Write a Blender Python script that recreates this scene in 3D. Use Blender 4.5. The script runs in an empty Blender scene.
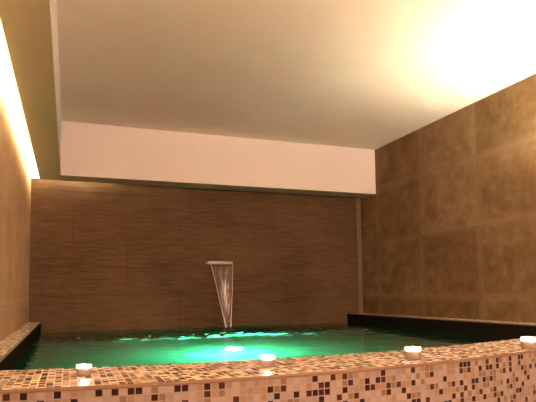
import bpy, bmesh, math, random
from mathutils import Vector, Matrix, noise
random.seed(4)
S = bpy.context.scene
C = S.collection
EYE = 1.19                                   # camera height above the floor
# ---------- room measures (metres; x along back wall, y towards it) ----------
XL, XR, YB, YF = -0.413, 3.846, 6.60, -5.0
ZC, ZS = EYE + 1.910, EYE + 1.311            # ceiling, underside of dropped ledge
YS, YG = 6.186, 6.485                        # beam face, back gap
XI, XG = -0.094, -0.315                      # ledge inner face, slot edge
ZR, ZW, ZB = EYE - 0.287, EYE - 0.406, EYE - 1.50   # rim top, water, basin floor
XLR, XRR = -0.286, 3.600
T = 0.025                                    # mosaic pitch

# ---------------------------------------------------------------- helpers
def finish(o, label=None, cat=None, group=None, kind=None):
    if label: o['label'] = label
    if cat: o['category'] = cat
    if group: o['group'] = group
    if kind: o['kind'] = kind
    return o

def obj(name, bm, m, parent=None, smooth=False, loc=None):
    me = bpy.data.meshes.new(name)
    bmesh.ops.recalc_face_normals(bm, faces=bm.faces)
    if smooth:
        for f in bm.faces: f.smooth = True
    bm.to_mesh(me); bm.free()
    me.materials.append(m)
    o = bpy.data.objects.new(name, me); C.objects.link(o)
    if parent: o.parent = parent
    if loc: o.location = loc
    return o

def empty(name, loc, label, cat, group=None):
    o = bpy.data.objects.new(name, None); C.objects.link(o)
    o.location = loc; o.empty_display_size = 0.05
    return finish(o, label, cat, group)

def box(bm, x0, x1, y0, y1, z0, z1, bevel=0):
    r = bmesh.ops.create_cube(bm, size=1)
    for v in r['verts']:
        v.co = Vector(((x0+x1)/2 + v.co.x*(x1-x0), (y0+y1)/2 + v.co.y*(y1-y0), (z0+z1)/2 + v.co.z*(z1-z0)))
    if bevel:
        es = {e for v in r['verts'] for e in v.link_edges}
        bmesh.ops.bevel(bm, geom=list(es), offset=bevel, segments=2, affect='EDGES')
    return bm

def B(*a, **k): return box(bmesh.new(), *a, **k)

def lathe(prof, n=32, close=False):
    bm = bmesh.new(); rings = []
    for r, z in prof:
        if r < 1e-6: rings.append([bm.verts.new((0, 0, z))])
        else: rings.append([bm.verts.new((r*math.cos(2*math.pi*i/n), r*math.sin(2*math.pi*i/n), z)) for i in range(n)])
    for a, b in zip(rings, rings[1:]):
        for i in range(n):
            j = (i+1) % n
            vs = [a[i % len(a)], a[j % len(a)], b[j % len(b)], b[i % len(b)]]
            u = []
            for v in vs:
                if v not in u: u.append(v)
            if len(u) > 2: bm.faces.new(u)
    return bm

# ---------------------------------------------------------------- materials
def mat(name):
    m = bpy.data.materials.new(name); m.use_nodes = True
    return m, m.node_tree.nodes, m.node_tree.links, m.node_tree.nodes['Principled BSDF']

def setp(p, col=None, rough=None, metal=None, spec=None):
    if col: p.inputs['Base Color'].default_value = (*col, 1)
    if rough is not None: p.inputs['Roughness'].default_value = rough; p.inputs['Specular IOR Level'].default_value = 0
    if metal is not None: p.inputs['Metallic'].default_value = metal
    if spec is not None: p.inputs['Specular IOR Level'].default_value = spec

def plain(name, col, rough=.5, metal=0, spec=.5, bump=None):
    m, N, L, p = mat(name); setp(p, col, rough, metal, spec)
    if bump:
        t = N.new('ShaderNodeTexCoord'); n = N.new('ShaderNodeTexNoise'); n.inputs['Scale'].default_value = bump[0]
        b = N.new('ShaderNodeBump'); b.inputs['Strength'].default_value = bump[1]; b.inputs['Distance'].default_value = .004
        L.new(t.outputs['Object'], n.inputs['Vector']); L.new(n.outputs['Fac'], b.inputs['Height']); L.new(b.outputs['Normal'], p.inputs['Normal'])
    return m

def emit(name, col, strength):
    m, N, L, p = mat(name); setp(p, (.8, .8, .8), .5)
    p.inputs['Emission Color'].default_value = (*col, 1); p.inputs['Emission Strength'].default_value = strength
    return m

def math_(N, L, op, a, b=None, c=None):
    n = N.new('ShaderNodeMath'); n.operation = op
    for i, v in enumerate((a, b, c)):
        if v is None: continue
        if isinstance(v, (int, float)): n.inputs[i].default_value = v
        else: L.new(v, n.inputs[i])
    return n.outputs[0]

def ramp(N, L, fac, stops, interp='LINEAR'):
    r = N.new('ShaderNodeValToRGB'); r.color_ramp.interpolation = interp
    e = r.color_ramp.elements
    while len(e) < len(stops): e.new(.5)
    for k, (pos, col) in enumerate(stops): e[k].position = pos; e[k].color = (*col, 1)
    L.new(fac, r.inputs['Fac']); return r.outputs['Color']

def mixc(N, L, fac, a, b, mode='MIX'):
    n = N.new('ShaderNodeMix'); n.data_type = 'RGBA'; n.blend_type = mode
    if isinstance(fac, (int, float)): n.inputs[0].default_value = fac
    else: L.new(fac, n.inputs[0])
    for i, v in ((6, a), (7, b)):
        if isinstance(v, tuple): n.inputs[i].default_value = (*v, 1)
        else: L.new(v, n.inputs[i])
    return n.outputs[2]

def mosaic(name, dark=.20, mid=.19, rough=.22, seed=0., k=1.0, sp_=.15):
    """small square glass and stone tiles; the UV map counts tiles"""
    m, N, L, p = mat(name)
    uv = N.new('ShaderNodeUVMap'); uv.uv_map = 'UVMap'
    fl = N.new('ShaderNodeVectorMath'); fl.operation = 'FLOOR'; L.new(uv.outputs[0], fl.inputs[0])
    ad = N.new('ShaderNodeVectorMath'); ad.operation = 'ADD'; ad.inputs[1].default_value = (seed, seed*.7, 0); L.new(fl.outputs[0], ad.inputs[0])
    # clusters of dark tiles: white noise blended with a slow noise
    wn = N.new('ShaderNodeTexWhiteNoise'); wn.noise_dimensions = '2D'; L.new(ad.outputs[0], wn.inputs['Vector'])
    wn2 = N.new('ShaderNodeTexWhiteNoise'); wn2.noise_dimensions = '3D'
    a2 = N.new('ShaderNodeVectorMath'); a2.operation = 'ADD'; a2.inputs[1].default_value = (13.3, 5.1, 2); L.new(ad.outputs[0], a2.inputs[0]); L.new(a2.outputs[0], wn2.inputs['Vector'])
    col = ramp(N, L, wn.outputs['Value'], [
        (0, (.29*k, .23*k, .185*k)), (.22, (.32*k, .255*k, .21*k)), (.42, (.26*k, .20*k, .16*k)),
        (1-dark-mid, (.145, .098, .052)), (1-dark-mid*.5, (.195, .135, .08)), (1-dark, (.020, .008, .005)), (1-dark*.4, (.040, .015, .008))], 'CONSTANT')
    # fine brushed lines in each tile
    w = N.new('ShaderNodeTexNoise'); mp = N.new('ShaderNodeMapping'); mp.inputs['Scale'].default_value = (9, 1.2, 1)
    L.new(uv.outputs[0], mp.inputs['Vector']); L.new(mp.outputs[0], w.inputs['Vector']); w.inputs['Scale'].default_value = 2
    v = ramp(N, L, w.outputs['Fac'], [(.3, (.86, .84, .82)), (.7, (1.1, 1.1, 1.1))])
    col = mixc(N, L, .7, col, v, 'MULTIPLY')
    fr = N.new('ShaderNodeVectorMath'); fr.operation = 'FRACTION'; L.new(uv.outputs[0], fr.inputs[0])
    sx = N.new('ShaderNodeSeparateXYZ'); L.new(fr.outputs[0], sx.inputs[0])
    def edge(s):
        d = math_(N, L, 'ABSOLUTE', math_(N, L, 'SUBTRACT', s, .5)); return math_(N, L, 'GREATER_THAN', d, .425)
    g = math_(N, L, 'MAXIMUM', edge(sx.outputs[0]), edge(sx.outputs[1]))
    col = mixc(N, L, g, col, (.29*k, .23*k, .185*k))
    L.new(col, p.inputs['Base Color']); p.inputs['Specular IOR Level'].default_value = sp_
    r = math_(N, L, 'ADD', math_(N, L, 'MULTIPLY', wn2.outputs['Value'], .22), rough)
    r = math_(N, L, 'ADD', r, math_(N, L, 'MULTIPLY', g, .35)); L.new(r, p.inputs['Roughness'])
    b = N.new('ShaderNodeBump'); b.inputs['Strength'].default_value = .35; b.inputs['Distance'].default_value = .0015; b.invert = True
    L.new(g, b.inputs['Height']); L.new(b.outputs['Normal'], p.inputs['Normal'])
    return m

def stone(name, axis, tw, th, off, c1, c2, c3, seam=.30, rough=.55):
    """large cement-look wall tiles: cloudy tone, thin joints"""
    m, N, L, p = mat(name)
    t = N.new('ShaderNodeTexCoord'); sp = N.new('ShaderNodeSeparateXYZ'); L.new(t.outputs['Object'], sp.inputs[0])
    a = sp.outputs[axis]; z = sp.outputs[2]
    n1 = N.new('ShaderNodeTexNoise'); n1.inputs['Scale'].default_value = 2.6; n1.inputs['Detail'].default_value = 9; n1.inputs['Roughness'].default_value = .66; n1.inputs['Distortion'].default_value = .7
    L.new(t.outputs['Object'], n1.inputs['Vector'])
    n2 = N.new('ShaderNodeTexNoise'); n2.inputs['Scale'].default_value = 7; n2.inputs['Detail'].default_value = 7; n2.inputs['Roughness'].default_value = .7
    L.new(t.outputs['Object'], n2.inputs['Vector'])
    u = math_(N, L, 'DIVIDE', math_(N, L, 'SUBTRACT', a, off[0]), tw); w = math_(N, L, 'DIVIDE', math_(N, L, 'SUBTRACT', z, off[1]), th)
    cb = N.new('ShaderNodeCombineXYZ'); L.new(math_(N, L, 'FLOOR', u), cb.inputs[0]); L.new(math_(N, L, 'FLOOR', w), cb.inputs[1])
    wn = N.new('ShaderNodeTexWhiteNoise'); L.new(cb.outputs[0], wn.inputs['Vector'])
    f = math_(N, L, 'ADD', math_(N, L, 'MULTIPLY', n1.outputs['Fac'], .5), math_(N, L, 'MULTIPLY', n2.outputs['Fac'], .5))
    f = math_(N, L, 'ADD', f, math_(N, L, 'MULTIPLY', math_(N, L, 'SUBTRACT', wn.outputs['Value'], .5), .19))
    col = ramp(N, L, f, [(.34, c1), (.5, c2), (.68, c3)])
    def joint(s, size, wd=.004):
        fr = math_(N, L, 'FRACT', s); d = math_(N, L, 'SUBTRACT', .5, math_(N, L, 'ABSOLUTE', math_(N, L, 'SUBTRACT', fr, .5)))
        return math_(N, L, 'LESS_THAN', math_(N, L, 'MULTIPLY', d, size), wd), math_(N, L, 'MULTIPLY', d, size)
    j1, d1 = joint(u, tw); j2, d2 = joint(w, th)
    g = math_(N, L, 'MAXIMUM', j1, j2)
    # worn pale margins of the tiles beside the joints
    dm = math_(N, L, 'MINIMUM', d1, d2)
    wob = math_(N, L, 'ADD', dm, math_(N, L, 'MULTIPLY', math_(N, L, 'SUBTRACT', n2.outputs['Fac'], .5), .24))
    em = N.new('ShaderNodeMapRange'); L.new(wob, em.inputs[0]); em.inputs[1].default_value = .0; em.inputs[2].default_value = .05; em.inputs[3].default_value = .42; em.inputs[4].default_value = 0
    col = mixc(N, L, em.outputs[0], col, c3)
    col = mixc(N, L, math_(N, L, 'MULTIPLY', g, seam), col, (c1[0]*.55, c1[1]*.55, c1[2]*.55))
    L.new(col, p.inputs['Base Color']); p.inputs['Roughness'].default_value = rough; p.inputs['Specular IOR Level'].default_value = 0
    b = N.new('ShaderNodeBump'); b.inputs['Strength'].default_value = .25; b.inputs['Distance'].default_value = .003
    L.new(math_(N, L, 'SUBTRACT', n2.outputs['Fac'], g), b.inputs['Height']); L.new(b.outputs['Normal'], p.inputs['Normal'])
    return m

def striated(name):
    """ribbed brown stone slabs of the back wall, fine horizontal grain"""
    m, N, L, p = mat(name)
    t = N.new('ShaderNodeTexCoord')
    mp = N.new('ShaderNodeMapping'); mp.inputs['Scale'].default_value = (3, 1, 75); L.new(t.outputs['Object'], mp.inputs['Vector'])
    n = N.new('ShaderNodeTexNoise'); n.inputs['Scale'].default_value = 1.6; n.inputs['Detail'].default_value = 6; n.inputs['Roughness'].default_value = .62
    L.new(mp.outputs[0], n.inputs['Vector'])
    n2 = N.new('ShaderNodeTexNoise'); n2.inputs['Scale'].default_value = 1.3; n2.inputs['Detail'].default_value = 5; L.new(t.outputs['Object'], n2.inputs['Vector'])
    n3 = N.new('ShaderNodeTexNoise'); n3.inputs['Scale'].default_value = 60; n3.inputs['Detail'].default_value = 3; L.new(t.outputs['Object'], n3.inputs['Vector'])
    f = math_(N, L, 'ADD', math_(N, L, 'MULTIPLY', n.outputs['Fac'], .6), math_(N, L, 'ADD', math_(N, L, 'MULTIPLY', n2.outputs['Fac'], .3), math_(N, L, 'MULTIPLY', n3.outputs['Fac'], .1)))
    col = ramp(N, L, f, [(.32, (.060, .037, .019)), (.5, (.108, .069, .037)), (.68, (.170, .115, .066))])
    sp = N.new('ShaderNodeSeparateXYZ'); L.new(t.outputs['Object'], sp.inputs[0])
    def joint(s, off, size):
        u = math_(N, L, 'DIVIDE', math_(N, L, 'SUBTRACT', s, off), size)
        d = math_(N, L, 'SUBTRACT', .5, math_(N, L, 'ABSOLUTE', math_(N, L, 'SUBTRACT', math_(N, L, 'FRACT', u), .5)))
        return math_(N, L, 'LESS_THAN', math_(N, L, 'MULTIPLY', d, size), .004)
    row = math_(N, L, 'FLOOR', math_(N, L, 'DIVIDE', math_(N, L, 'SUBTRACT', sp.outputs[2], ZW+.42), .60))
    shift = math_(N, L, 'MULTIPLY', math_(N, L, 'MODULO', math_(N, L, 'ADD', row, 10), 2), .62)
    g = math_(N, L, 'MAXIMUM', joint(math_(N, L, 'ADD', sp.outputs[0], shift), .66, 1.24), joint(sp.outputs[2], ZW+.42, .60))
    col = mixc(N, L, math_(N, L, 'MULTIPLY', g, .45), col, (.07, .035, .016))
    L.new(col, p.inputs['Base Color']); p.inputs['Roughness'].default_value = .6; p.inputs['Specular IOR Level'].default_value = 0
    b = N.new('ShaderNodeBump'); b.inputs['Strength'].default_value = .5; b.inputs['Distance'].default_value = .004
    L.new(math_(N, L, 'SUBTRACT', n.outputs['Fac'], g), b.inputs['Height']); L.new(b.outputs['Normal'], p.inputs['Normal'])
    return m

def paint(name, c1, c2):
    m, N, L, p = mat(name)
    t = N.new('ShaderNodeTexCoord'); n = N.new('ShaderNodeTexNoise'); n.inputs['Scale'].default_value = .9; n.inputs['Detail'].default_value = 3
    L.new(t.outputs['Object'], n.inputs['Vector'])
    L.new(ramp(N, L, n.outputs['Fac'], [(.35, c1), (.65, c2)]), p.inputs['Base Color']); p.inputs['Roughness'].default_value = .75
    return m

def water_mat(name):
    m, N, L, p = mat(name); N.remove(p)
    g = N.new('ShaderNodeBsdfGlass'); g.inputs['IOR'].default_value = 1.333; g.inputs['Roughness'].default_value = 0
    g.inputs['Color'].default_value = (.93, 1, .98, 1)
    t = N.new('ShaderNodeTexCoord'); n = N.new('ShaderNodeTexNoise'); n.inputs['Scale'].default_value = 16; n.inputs['Detail'].default_value = 2
    b = N.new('ShaderNodeBump'); b.inputs['Strength'].default_value = .22; b.inputs['Distance'].default_value = .01
    L.new(t.outputs['Object'], n.inputs['Vector']); L.new(n.outputs['Fac'], b.inputs['Height']); L.new(b.outputs['Normal'], g.inputs['Normal'])
    L.new(g.outputs[0], N['Material Output'].inputs['Surface'])
    return m

M = {}
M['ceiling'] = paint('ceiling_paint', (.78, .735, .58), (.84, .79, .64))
M['ledge'] = paint('ledge_shade_tint', (.44, .42, .27), (.50, .47, .31))  # same paint in truth; underside shade and green pool light put into the colour
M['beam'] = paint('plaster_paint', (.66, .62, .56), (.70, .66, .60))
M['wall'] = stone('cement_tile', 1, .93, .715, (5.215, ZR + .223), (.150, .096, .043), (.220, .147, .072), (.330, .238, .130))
M['wall_l'] = stone('cement_tile_left_lit', 1, .93, .715, (4.6, ZR + .223), (.40, .28, .165), (.48, .345, .21), (.56, .42, .27), seam=.3)  # same tile as the right wall, lightened to carry the strip's glow
M['back'] = striated('ribbed_brown_stone')
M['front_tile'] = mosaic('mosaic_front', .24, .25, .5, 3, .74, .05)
M['top_tile'] = mosaic('mosaic_top_lit', .21, .25, .13, 41, 2.4, .5)  # same tiles as the front, paler to carry the light on the top
M['basin_tile'] = mosaic('mosaic_basin', .55, .3, .3, 80)
M['strip'] = plain('bronze_edge', (.17, .10, .055), .5, 0, .2)
M['lit_sliver_and_edge'] = plain('lit_corner_sliver_and_rim_edge', (.17, .125, .075), .5, 0, .2)
M['basin'] = plain('basin_plaster', (.30, .32, .30), .6, bump=(9, .3))
M['inner'] = plain('dark_inner_tile', (.018, .014, .012), .8, 0, 0)
M['floor'] = plain('stone_floor', (.28, .21, .15), .45, bump=(6, .2))
M['plain_wall'] = plain('painted_wall', (.55, .44, .33), .7)
M['water'] = water_mat('pool_water')
M['steel'] = plain('brushed_steel', (.50, .40, .32), .28, 1)
M['dark_steel'] = plain('dark_bronze_metal', (.06, .035, .02), .4, .6)
M['white_metal'] = plain('white_metal', (.75, .72, .68), .4)

# ---------------------------------------------------------------- setting
def struct(name, bm, m, smooth=False):
    return finish(obj(name, bm, m, smooth=smooth), kind='structure')
W = .2
struct('wall_left', B(XL-W, XL, YF-W, YB+W, -.5, ZC+.2), M['wall_l'])
struct('wall_right', B(XR, XR+W, YF-W, YB+W, -.5, ZC+.2), M['wall'])
struct('wall_back', B(XL, XR, YB, YB+W, -.5, ZC+.2), M['back'])
struct('wall_front', B(XL, XR, YF-W, YF, -.5, ZC+.2), M['plain_wall'])
struct('ceiling', B(XL, XR, YF, YB, ZC, ZC+.2), M['ceiling'])
struct('floor', B(XL, XR, YF, 1.70, -.15, 0), M['floor'])
# dropped ledge along the left and back walls, open slot at the walls
bm = bmesh.new()
t_ = .05
pts = [(XG, YF), (XI, YF), (XI, YS), (XR, YS), (XR, YG), (XG, YG)]
vs = [[bm.verts.new((x, y, z)) for x, y in pts] for z in (ZS, ZS+t_)]
bm.faces.new(vs[0]); bm.faces.new(vs[1])
for i in range(6):
    j = (i+1) % 6; bm.faces.new((vs[0][i], vs[0][j], vs[1][j], vs[1][i]))
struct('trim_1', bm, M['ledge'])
bm = bmesh.new(); box(bm, XI-.03, XI+.002, YF, YS+.03, ZS+.0005, ZC); struct('trim_2', bm, M['beam'])
bm = bmesh.new(); box(bm, XI+.002, XR, YS-.002, YS+.03, ZS+.0005, ZC); struct('trim_3', bm, M['beam'])
struct('trim_4', B(XR-.065, XR, YB-.012, YB, ZR+.002, ZS+.028), M['lit_sliver_and_edge'])  # sliver of wall catching light, put in as a paler strip

struct('trim_5', B(XL, XR, YB-.010, YB, ZS+.03, ZC), M['beam'])     # pale band added so the wall behind the slot looks brightly lit

# ---------------------------------------------------------------- pool
def quad_curve(a, b, c):
    x1 = 2.35
    def f(x):
        if x > x1: return a*x1*x1+b*x1+c + (2*a*x1+b)*(x-x1)
        return a*x*x+b*x+c
    return f
y_in = quad_curve(.0986, -.1659, 2.3116)
y_out = quad_curve(.1055, -.1413, 1.8412)

pool = empty('pool', (1.6, 1.8, 0), 'raised plunge pool with a curved rim and front clad in beige and brown mosaic', 'pool')
def pobj(name, bm, m, smooth=False):
    o = obj(name, bm, m, smooth=smooth); o.parent = pool; o.matrix_parent_inverse = Matrix.Translation(pool.location).inverted(); return o

NX = 90
xs = [XL+.003 + (XR-XL-.006)*i/NX for i in range(NX+1)]
arc = [0]
for a, b in zip(xs, xs[1:]): arc.append(arc[-1] + math.hypot(b-a, y_out(b)-y_out(a)))
def strip_mesh(rows, uvs):
    """rows: functions x -> (y, z); uvs: function (k, i) -> uv"""
    bm = bmesh.new(); uvl = bm.loops.layers.uv.new('UVMap')
    V = [[bm.verts.new((x, *r(x))) for x in xs] for r in rows]
    for k in range(len(rows)-1):
        for i in range(NX):
            f = bm.faces.new((V[k][i], V[k][i+1], V[k+1][i+1], V[k+1][i]))
            f.smooth = True
            for l, (kk, ii) in zip(f.loops, ((k, i), (k, i+1), (k+1, i+1), (k+1, i))): l[uvl].uv = uvs(kk, ii)
    return bm
# front panel, runs down to the floor
bm = strip_mesh([lambda x: (y_out(x), ZR-.012), lambda x: (y_out(x), 0)], lambda k, i: (arc[i]/T, (0 if k == 0 else -(ZR-.012)/T)))
pobj('front_panel', bm, M['front_tile'])
# coping of the front rim
def mixy(t): return lambda x: (y_out(x)*(1-t) + y_in(x)*t, ZR)
bm = strip_mesh([mixy(t) for t in (.0, .5, 1)], lambda k, i: (arc[i]/T, k*9.0))
pobj('coping', bm, M['top_tile'])
# rounded metal edge strip between front panel and coping
prof = [(-.000, 0.0), (-.004, -.0015), (-.006, -.005), (-.006, -.010), (-.003, -.0125), (.001, -.0125)]
bm = strip_mesh([(lambda x, p=p: (y_out(x)+p[0], ZR+p[1])) for p in prof], lambda k, i: (arc[i], k))
pobj('edge_strip', bm, M['strip'])
# inner faces, side rims
bm = strip_mesh([lambda x: (y_in(x), ZR), lambda x: (y_in(x), ZB)], lambda k, i: (arc[i]/T, -k*40))
pobj('basin_wall', bm, M['inner'])
def rim(x0, x1, inner):
    bm = bmesh.new(); uvl = bm.loops.layers.uv.new('UVMap')
    y0 = y_in(inner)
    vs = [bm.verts.new(p) for p in ((x0, y0, ZR), (x1, y0, ZR), (x1, YB-.003, ZR), (x0, YB-.003, ZR))]
    f = bm.faces.new(vs)
    for l in f.loops: l[uvl].uv = (l.vert.co.y/T + .3, (l.vert.co.x - x0)/T)
    return bm
pobj('coping', rim(XL+.003, XLR, XLR), M['top_tile'])
pobj('coping', rim(XRR, XR-.003, XRR), M['top_tile'])
for xi, s in ((XLR, 1), (XRR, -1)):
    e = (0.008)*s
    pobj('edge_strip', B(min(xi-e, xi+.002*s), max(xi-e, xi+.002*s), y_in(xi), YB-.003, ZR-.008, ZR+.002, bevel=.001), M['lit_sliver_and_edge'])
    pobj('basin_wall', B(min(xi-.05*s, xi), max(xi-.05*s, xi), y_in(xi), YB-.003, ZB, ZR-.008), M['inner'])
pobj('basin_floor', B(XL+.003, XR-.003, 1.75, YB-.003, ZB-.1, ZB), M['basin'])
pobj('basin_wall', B(XLR, XRR, YB-.015, YB-.003, ZB, ZW-.03), M['inner'])

# water surface: real ripples, livelier below the spout
FX, FY = 1.80, 6.25
bm = bmesh.new()
nx, ny = 230, 260
y0w = 2.15
grid = []
for j in range(ny+1):
    row = []
    for i in range(nx+1):
        x = XLR + (XRR-XLR)*i/nx; y = y0w + (YB-.002-y0w)*j/ny
        d = math.hypot((x-FX), (y-FY)*1.0)
        back = min(1, max(0, (y-3.9)/1.6))
        amp = .0018 + .0075*math.exp(-(d/1.1)**2) + .024*back**2*math.exp(-((x-1.5)/1.6)**2)
        h = noise.noise(Vector((x*3.6, y*4.6, 0))) + .62*noise.noise(Vector((x*8.5, y*10.5, 3))) + .25*noise.noise(Vector((x*19, y*23, 7)))
        amp *= 1 - .72*min(1, max(0, (y-5.75)/.6))
        h += .7*math.sin(d*26)*math.exp(-(d/.7)**2)
        row.append(bm.verts.new((x, y, ZW + amp*h)))
    grid.append(row)
for j in range(ny):
    for i in range(nx):
        x = XLR + (XRR-XLR)*(i+.5)/nx; y = y0w + (YB-y0w)*(j+.5)/ny
        if y > y_in(x) - .02: bm.faces.new((grid[j][i], grid[j][i+1], grid[j+1][i+1], grid[j+1][i]))
bmesh.ops.delete(bm, geom=[v for v in bm.verts if not v.link_faces], context='VERTS')
wat = obj('pool_water', bm, M['water'], smooth=True)
finish(wat, 'dark green rippled pool water glowing emerald around an underwater lamp', 'water', kind='stuff')

# flat pale clots added just under the surface in place of lamp glints
bm = bmesh.new()
rf = random.Random(11)
for q in range(150):
    dense = q < 105
    x = rf.gauss(1.55, .55) if dense else rf.uniform(-.05, 3.0)
    y = rf.gauss(5.12, .10) + .07*math.sin(x*5) if dense else rf.gauss(5.05, .38)
    if not (XLR+.05 < x < XRR-.1 and 3.9 < y < 6.3): continue
    r = rf.uniform(.015, .07) if dense else rf.uniform(.006, .018)
    v = bmesh.ops.create_icosphere(bm, subdivisions=2, radius=1)['verts']
    a = rf.uniform(-.5, .5); e = rf.uniform(.45, .9)
    for k in v:
        n = 1 + .35*noise.noise(Vector((k.co.x*1.7+q, k.co.y*1.7, k.co.z)))
        X, Y = k.co.x*r*n, k.co.y*r*e*n
        k.co = Vector((x + X*math.cos(a)-Y*math.sin(a), y + X*math.sin(a)+Y*math.cos(a), ZW - .036 + k.co.z*.005))
m, N, L, p = mat('glint_flecks'); N.remove(p)
di = N.new('ShaderNodeBsdfDiffuse'); tl = N.new('ShaderNodeBsdfTranslucent'); ad = N.new('ShaderNodeAddShader')
di.inputs['Color'].default_value = (.6, .6, .6, 1); tl.inputs['Color'].default_value = (.75, .75, .75, 1)
L.new(di.outputs[0], ad.inputs[0]); L.new(tl.outputs[0], ad.inputs[1]); L.new(ad.outputs[0], N['Material Output'].inputs['Surface'])
finish(obj('glint_flecks', bm, m, smooth=True), 'pale flecks standing in for lamp glints on the pool below the waterfall', 'glint_flecks', kind='stuff')

# underwater lamp
LX, LY = 1.42, 4.75
lamp = empty('underwater_lamp', (LX, LY, ZB), 'round underwater lamp shining emerald green through the pool water', 'lamp')
obj('lamp_housing', lathe([(0, 0), (.15, 0), (.15, .02), (.03, .05), (.03, .16), (.05, .18), (0, .18)], 32), M['white_metal'], lamp, True)
obj('lamp_lens', lathe([(.08*math.sin(math.pi*i/12), .26 - .08*math.cos(math.pi*i/12)) for i in range(13)], 32), emit('green_lamp_glass', (.06, 1.0, .40), 850), lamp, True)
def point(name, loc, col, power, r=.02, parent=None):
    l = bpy.data.lights.new(name, 'POINT'); l.energy = power; l.color = col; l.shadow_soft_size = r
    o = bpy.data.objects.new(name, l); C.objects.link(o); o.location = loc
    if parent: o.parent = parent
    return o

# ---------------------------------------------------------------- waterfall
sp = empty('waterfall_spout', (1.76, YB, EYE+.39), 'slim metal waterfall spout on the brown back wall', 'spout')
def blade():
    bm = bmesh.new()
    out = -.17
    box(bm, -.155, .155, out, 0, .008, .013); box(bm, -.155, .155, out, 0, -.012, -.008)
    box(bm, -.155, -.148, out, 0, -.012, .013); box(bm, .148, .155, out, 0, -.012, .013)
    return bm
obj('spout_blade', blade(), M['steel'], sp)
obj('wall_plate', B(-.21, -.157, -.02, 0, -.018, .022, bevel=.003), M['dark_steel'], sp)
# falling sheet: pulls together as it drops
def sheet():
    bm = bmesh.new(); n, k = 26, 34; uvl = bm.loops.layers.uv.new('UVMap')
    V = []
    for j in range(k+1):
        t = j/k; z = EYE+.385 - t*(EYE+.385-ZW-.006)
        pinch = 1-(1-.22)*t
        rows = []
        for i in range(n+1):
            s = i/n*2-1
            xc = 1.77 + .055*t
            w = .142*pinch
            x = xc + s*w
            y = 6.43 - .10*math.sqrt(t) - .010*math.cos(s*3+t*6)*(.3+t)
            y += -.012*math.cos(s*9 + t*5)*t*(1-t)*3 + .022*(1-s*s)*t
            rows.append(bm.verts.new((x, y, z)))
        V.append(rows)
    for j in range(k):
        for i in range(n):
            f = bm.faces.new((V[j][i], V[j][i+1], V[j+1][i+1], V[j+1][i]))
            for l, (a, b) in zip(f.loops, ((j, i), (j, i+1), (j+1, i+1), (j+1, i))): l[uvl].uv = (b/n, a/k)
    return bm
def fall_mat():
    m, N, L, p = mat('falling_water'); N.remove(p)
    tr = N.new('ShaderNodeBsdfTransparent'); gl = N.new('ShaderNodeBsdfGlossy'); gl.inputs['Roughness'].default_value = .12
    di = N.new('ShaderNodeBsdfTranslucent'); di.inputs['Color'].default_value = (.9, .85, .85, 1)
    df = N.new('ShaderNodeBsdfDiffuse'); df.inputs['Color'].default_value = (.9, .85, .85, 1)
    t = N.new('ShaderNodeTexCoord'); mp = N.new('ShaderNodeMapping'); mp.inputs['Scale'].default_value = (60, 60, 3)
    n = N.new('ShaderNodeTexNoise'); n.inputs['Scale'].default_value = 1.0; n.inputs['Detail'].default_value = 3
    L.new(t.outputs['Object'], mp.inputs['Vector']); L.new(mp.outputs[0], n.inputs['Vector'])
    a = N.new('ShaderNodeAddShader'); L.new(di.outputs[0], a.inputs[0]); L.new(df.outputs[0], a.inputs[1])
    m1 = N.new('ShaderNodeMixShader'); L.new(a.outputs[0], m1.inputs[1]); L.new(gl.outputs[0], m1.inputs[2]); m1.inputs[0].default_value = .45
    r = ramp(N, L, n.outputs['Fac'], [(.40, (.25, .25, .25)), (.70, (1, 1, 1))])
    # bright highlight painted into the middle of the sheet as denser white
    uv = N.new('ShaderNodeUVMap'); uv.uv_map = 'UVMap'; sx = N.new('ShaderNodeSeparateXYZ'); L.new(uv.outputs[0], sx.inputs[0])
    def bell(s, c, wd): return math_(N, L, 'EXPONENT', math_(N, L, 'MULTIPLY', math_(N, L, 'POWER', math_(N, L, 'ABSOLUTE', math_(N, L, 'DIVIDE', math_(N, L, 'SUBTRACT', s, c), wd)), 2), -1))
    core = math_(N, L, 'MULTIPLY', bell(sx.outputs[0], .55, .25), bell(sx.outputs[1], .55, .24))
    r = math_(N, L, 'MULTIPLY', math_(N, L, 'ADD', math_(N, L, 'MULTIPLY', core, .95), .13), r)
    m2 = N.new('ShaderNodeMixShader'); L.new(r, m2.inputs[0]); L.new(tr.outputs[0], m2.inputs[1]); L.new(m1.outputs[0], m2.inputs[2])
    L.new(m2.outputs[0], N['Material Output'].inputs['Surface'])
    return m
M['fall'] = fall_mat()
fs = obj('falling_water', sheet(), M['fall'], smooth=True)
finish(fs, 'thin sheet of water narrowing as it falls from the wall spout', 'water')
# rounded thick rims of the sheet are part of it
def tube(path, r, n=8):
    bm = bmesh.new(); R = []
    for q, p in enumerate(path):
        rr = r(q/(len(path)-1))
        R.append([bm.verts.new((p[0]+rr*math.cos(a*2*math.pi/n), p[1]+rr*math.sin(a*2*math.pi/n), p[2])) for a in range(n)])
    for a, b in zip(R, R[1:]):
        for i in range(n): bm.faces.new((a[i], a[(i+1) % n], b[(i+1) % n], b[i]))
    return bm
def side(s):
    out = []
    for j in range(35):
        t = j/34; z = EYE+.385 - t*(EYE+.385-ZW-.006); pinch = 1-(1-.22)*t
        out.append((1.77+.055*t + s*.142*pinch, 6.43-.10*math.sqrt(t), z))
    return out
M['cord'] = plain('water_cord', (.55, .45, .40), .15)
for s in (-1, 1):
    obj('edge_cord', tube(side(s), lambda t: .0035+.003*t), M['fall_edge'] if 'fall_edge' in M else M['cord'], fs, True)

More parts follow.
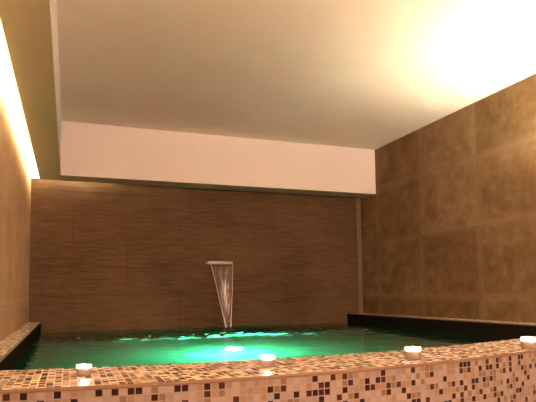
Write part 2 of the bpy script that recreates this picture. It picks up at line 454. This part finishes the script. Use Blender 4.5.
# ---------------------------------------------------------------- candles
def glass_mat():
    m, N, L, p = mat('frosted_candle_glass'); N.remove(p)
    tr = N.new('ShaderNodeBsdfTransparent'); tr.inputs['Color'].default_value = (1, 1, 1, 1)
    tl = N.new('ShaderNodeBsdfTranslucent'); tl.inputs['Color'].default_value = (1, .88, .82, 1)
    gl = N.new('ShaderNodeBsdfGlossy'); gl.inputs['Roughness'].default_value = .08
    m1 = N.new('ShaderNodeMixShader'); m1.inputs[0].default_value = .45; L.new(tr.outputs[0], m1.inputs[1]); L.new(tl.outputs[0], m1.inputs[2])
    f = N.new('ShaderNodeFresnel'); f.inputs['IOR'].default_value = 1.2
    m2 = N.new('ShaderNodeMixShader'); L.new(f.outputs[0], m2.inputs[0]); L.new(m1.outputs[0], m2.inputs[1]); L.new(gl.outputs[0], m2.inputs[2])
    L.new(m2.outputs[0], N['Material Output'].inputs['Surface'])
    return m
M['glass'] = glass_mat()
M['wax'] = plain('white_wax', (.85, .78, .70), .5)
M['wax'].node_tree.nodes['Principled BSDF'].inputs['Subsurface Weight'].default_value = .4
M['wax'].node_tree.nodes['Principled BSDF'].inputs['Subsurface Radius'].default_value = (.02, .012, .008)
M['wick'] = plain('burnt_wick', (.02, .015, .01), .9)
M['flame'] = emit('candle_flame', (1, .72, .42), 400)
M['cup'] = plain('tealight_cup', (.8, .76, .72), .3, .9)
def candle(loc, r, label):
    h = r*1.6
    c = empty('tealight_candle', loc, label, 'candle', 'lit tealights along the front rim')
    obj('glass_holder', lathe([(0, .0005), (r*.94, .0005), (r, .004), (r*1.0, h), (r*.93, h+.0005), (r*.90, h-.001), (r*.90, h*.40), (0, h*.38)], 40), M['glass'], c, True)
    obj('wax_cup', lathe([(0, h*.41), (r*.66, h*.41), (r*.70, h*.72), (r*.67, h*.72), (r*.65, h*.66), (0, h*.66)], 32), M['wax'], c, True)
    obj('wick', lathe([(0, h*.66), (.0009, h*.66), (.0008, h*.78), (0, h*.78)], 8), M['wick'], c)
    obj('flame', lathe([(0, h*.74), (.0025, h*.76), (.0042, h*.81), (.0030, h*.90), (.0010, h*.97), (0, h*1.0)], 12), M['flame'], c, True)
    point('candle_light', (0, 0, h*.88), (1, .74, .62), 2, .006, c)
candle((.056, 2.08, ZR), .026, 'leftmost lit tealight in a glass holder on the mosaic rim')
candle((.735, 2.00, ZR), .030, 'lit tealight in a glass holder on the rim in front of the green glow')
candle((1.381, 1.96, ZR), .034, 'lit tealight in a glass holder before the dark water, third from the left')
candle((2.13, 2.06, ZR), .037, 'rightmost lit tealight cut off by the picture edge')

# ---------------------------------------------------------------- lamps
def area_mesh(name, bm, m, label, cat): 
    o = obj(name, bm, m); return finish(o, label, cat)
st = empty('light_strip', (XG+.09, 2, ZS+t_), 'glowing warm light strip hidden on the ledge along the left wall', 'lamp')
def sobj(name, bm, m):
    o = obj(name, bm, m, st); o.location = -st.location; return o
sobj('strip_channel', B(XG+.001, XG+.032, YF+.1, YG-.02, ZS+t_, ZS+t_+.008), M['white_metal'])
sobj('strip_diffuser', B(XG+.003, XG+.029, YF+.1, YG-.02, ZS+t_+.008, ZS+t_+.016), emit('warm_strip', (1, .80, .58), 400))
sobj('strip_diffuser', B(XG+.03, .42, YG-.03, YG-.003, ZS+t_+.008, ZS+t_+.016), emit('added_spill_strip', (1, .82, .62), 130))  # added short strip, stands for light spilling past the left strip's end
sobj('strip_channel', B(XG+.033, .42, YG-.032, YG-.001, ZS+t_, ZS+t_+.008), M['white_metal'])
# wall lamp on the right wall; the one by the walkway is added ceiling fill
M['bulb'] = emit('warm_bulb', (1, .85, .68), 4700)
for wy, lab in ((2.9, 'open-topped wall lamp on the right wall beside the pool'), (.95, 'added open-topped lamp on the right wall, ceiling fill beside the walkway')):
  wl = empty('wall_lamp', (XR, wy, EYE+1.0), lab, 'lamp', 'wall lamps on the right wall')
  obj('wall_plate', B(-.02, 0, -.05, .05, -.09, .05, bevel=.003), M['white_metal'], wl)
  bm = lathe([(0, -.07), (.05, -.07), (.11, .055), (.105, .055), (.046, -.062), (0, -.062)], 32)
  obj('lamp_shade', bm, M['white_metal'], wl, True).location = (-.11, 0, 0)
  obj('bulb', lathe([(0, -.02), (.02, -.01), (.032, .02), (.026, .05), (0, .064)], 24), M['bulb'], wl, True).location = (-.11, 0, 0)
# unseen globe lamps added behind the viewpoint to light the beam and ceiling
M['globe'] = emit('fill_globe', (1, .68, .57), 690)
def globe(r, z, n=12): return [(r*math.sin(math.pi*i/n), z - r*math.cos(math.pi*i/n)) for i in range(n+1)]
for x, y, lab in ((.7, -4.2, 'added globe lamp behind the viewpoint, fill light nearer the left wall'), (2.8, -4.0, 'added globe lamp behind the viewpoint, fill light nearer the right wall')):
    d = empty('fill_lamp', (x, y, 0), lab, 'lamp', 'added fill lamps behind the viewpoint')
    obj('lamp_base', lathe([(0, 0), (.16, 0), (.16, .02), (.02, .035), (0, .035)], 32), M['dark_steel'], d, True)
    obj('pole', lathe([(.012, .034), (.012, 1.52), (.03, 1.53), (.03, 1.56), (0, 1.56)], 16), M['dark_steel'], d, True)
    obj('lamp_globe', lathe(globe(.15, 1.70), 32), M['globe'], d, True)

# ---------------------------------------------------------------- camera
f, cy, yaw, pitch, roll = 538.03, 258.96, .3553, .0642, -.0125
F = Vector((math.sin(yaw)*math.cos(pitch), math.cos(yaw)*math.cos(pitch), math.sin(pitch)))
R = Vector((math.cos(yaw), -math.sin(yaw), 0)); U = R.cross(F)
R, U = R*math.cos(roll)+U*math.sin(roll), U*math.cos(roll)-R*math.sin(roll)
cd = bpy.data.cameras.new('camera'); cam = bpy.data.objects.new('camera', cd); C.objects.link(cam)
mw = Matrix((R, U, -F)).transposed().to_4x4(); mw.translation = (0, 0, EYE); cam.matrix_world = mw
cd.sensor_width = 36; cd.lens = 36*f/536; cd.shift_y = (cy-201)/536; cd.clip_start = .05
S.camera = cam
w = bpy.data.worlds.new('world'); S.world = w; w.use_nodes = True
w.node_tree.nodes['Background'].inputs[0].default_value = (0, 0, 0, 1)
vs = S.view_settings
vs.view_transform = 'Standard'; vs.look = 'None'; vs.gamma = 1; vs.exposure = 0; vs.use_curve_mapping = False
S.cycles.use_denoising = True
S.cycles.caustics_refractive = False; S.cycles.caustics_reflective = False
S.cycles.max_bounces = 12; S.cycles.diffuse_bounces = 6; S.cycles.glossy_bounces = 4; S.cycles.transmission_bounces = 8
S.cycles.sample_clamp_indirect = 0
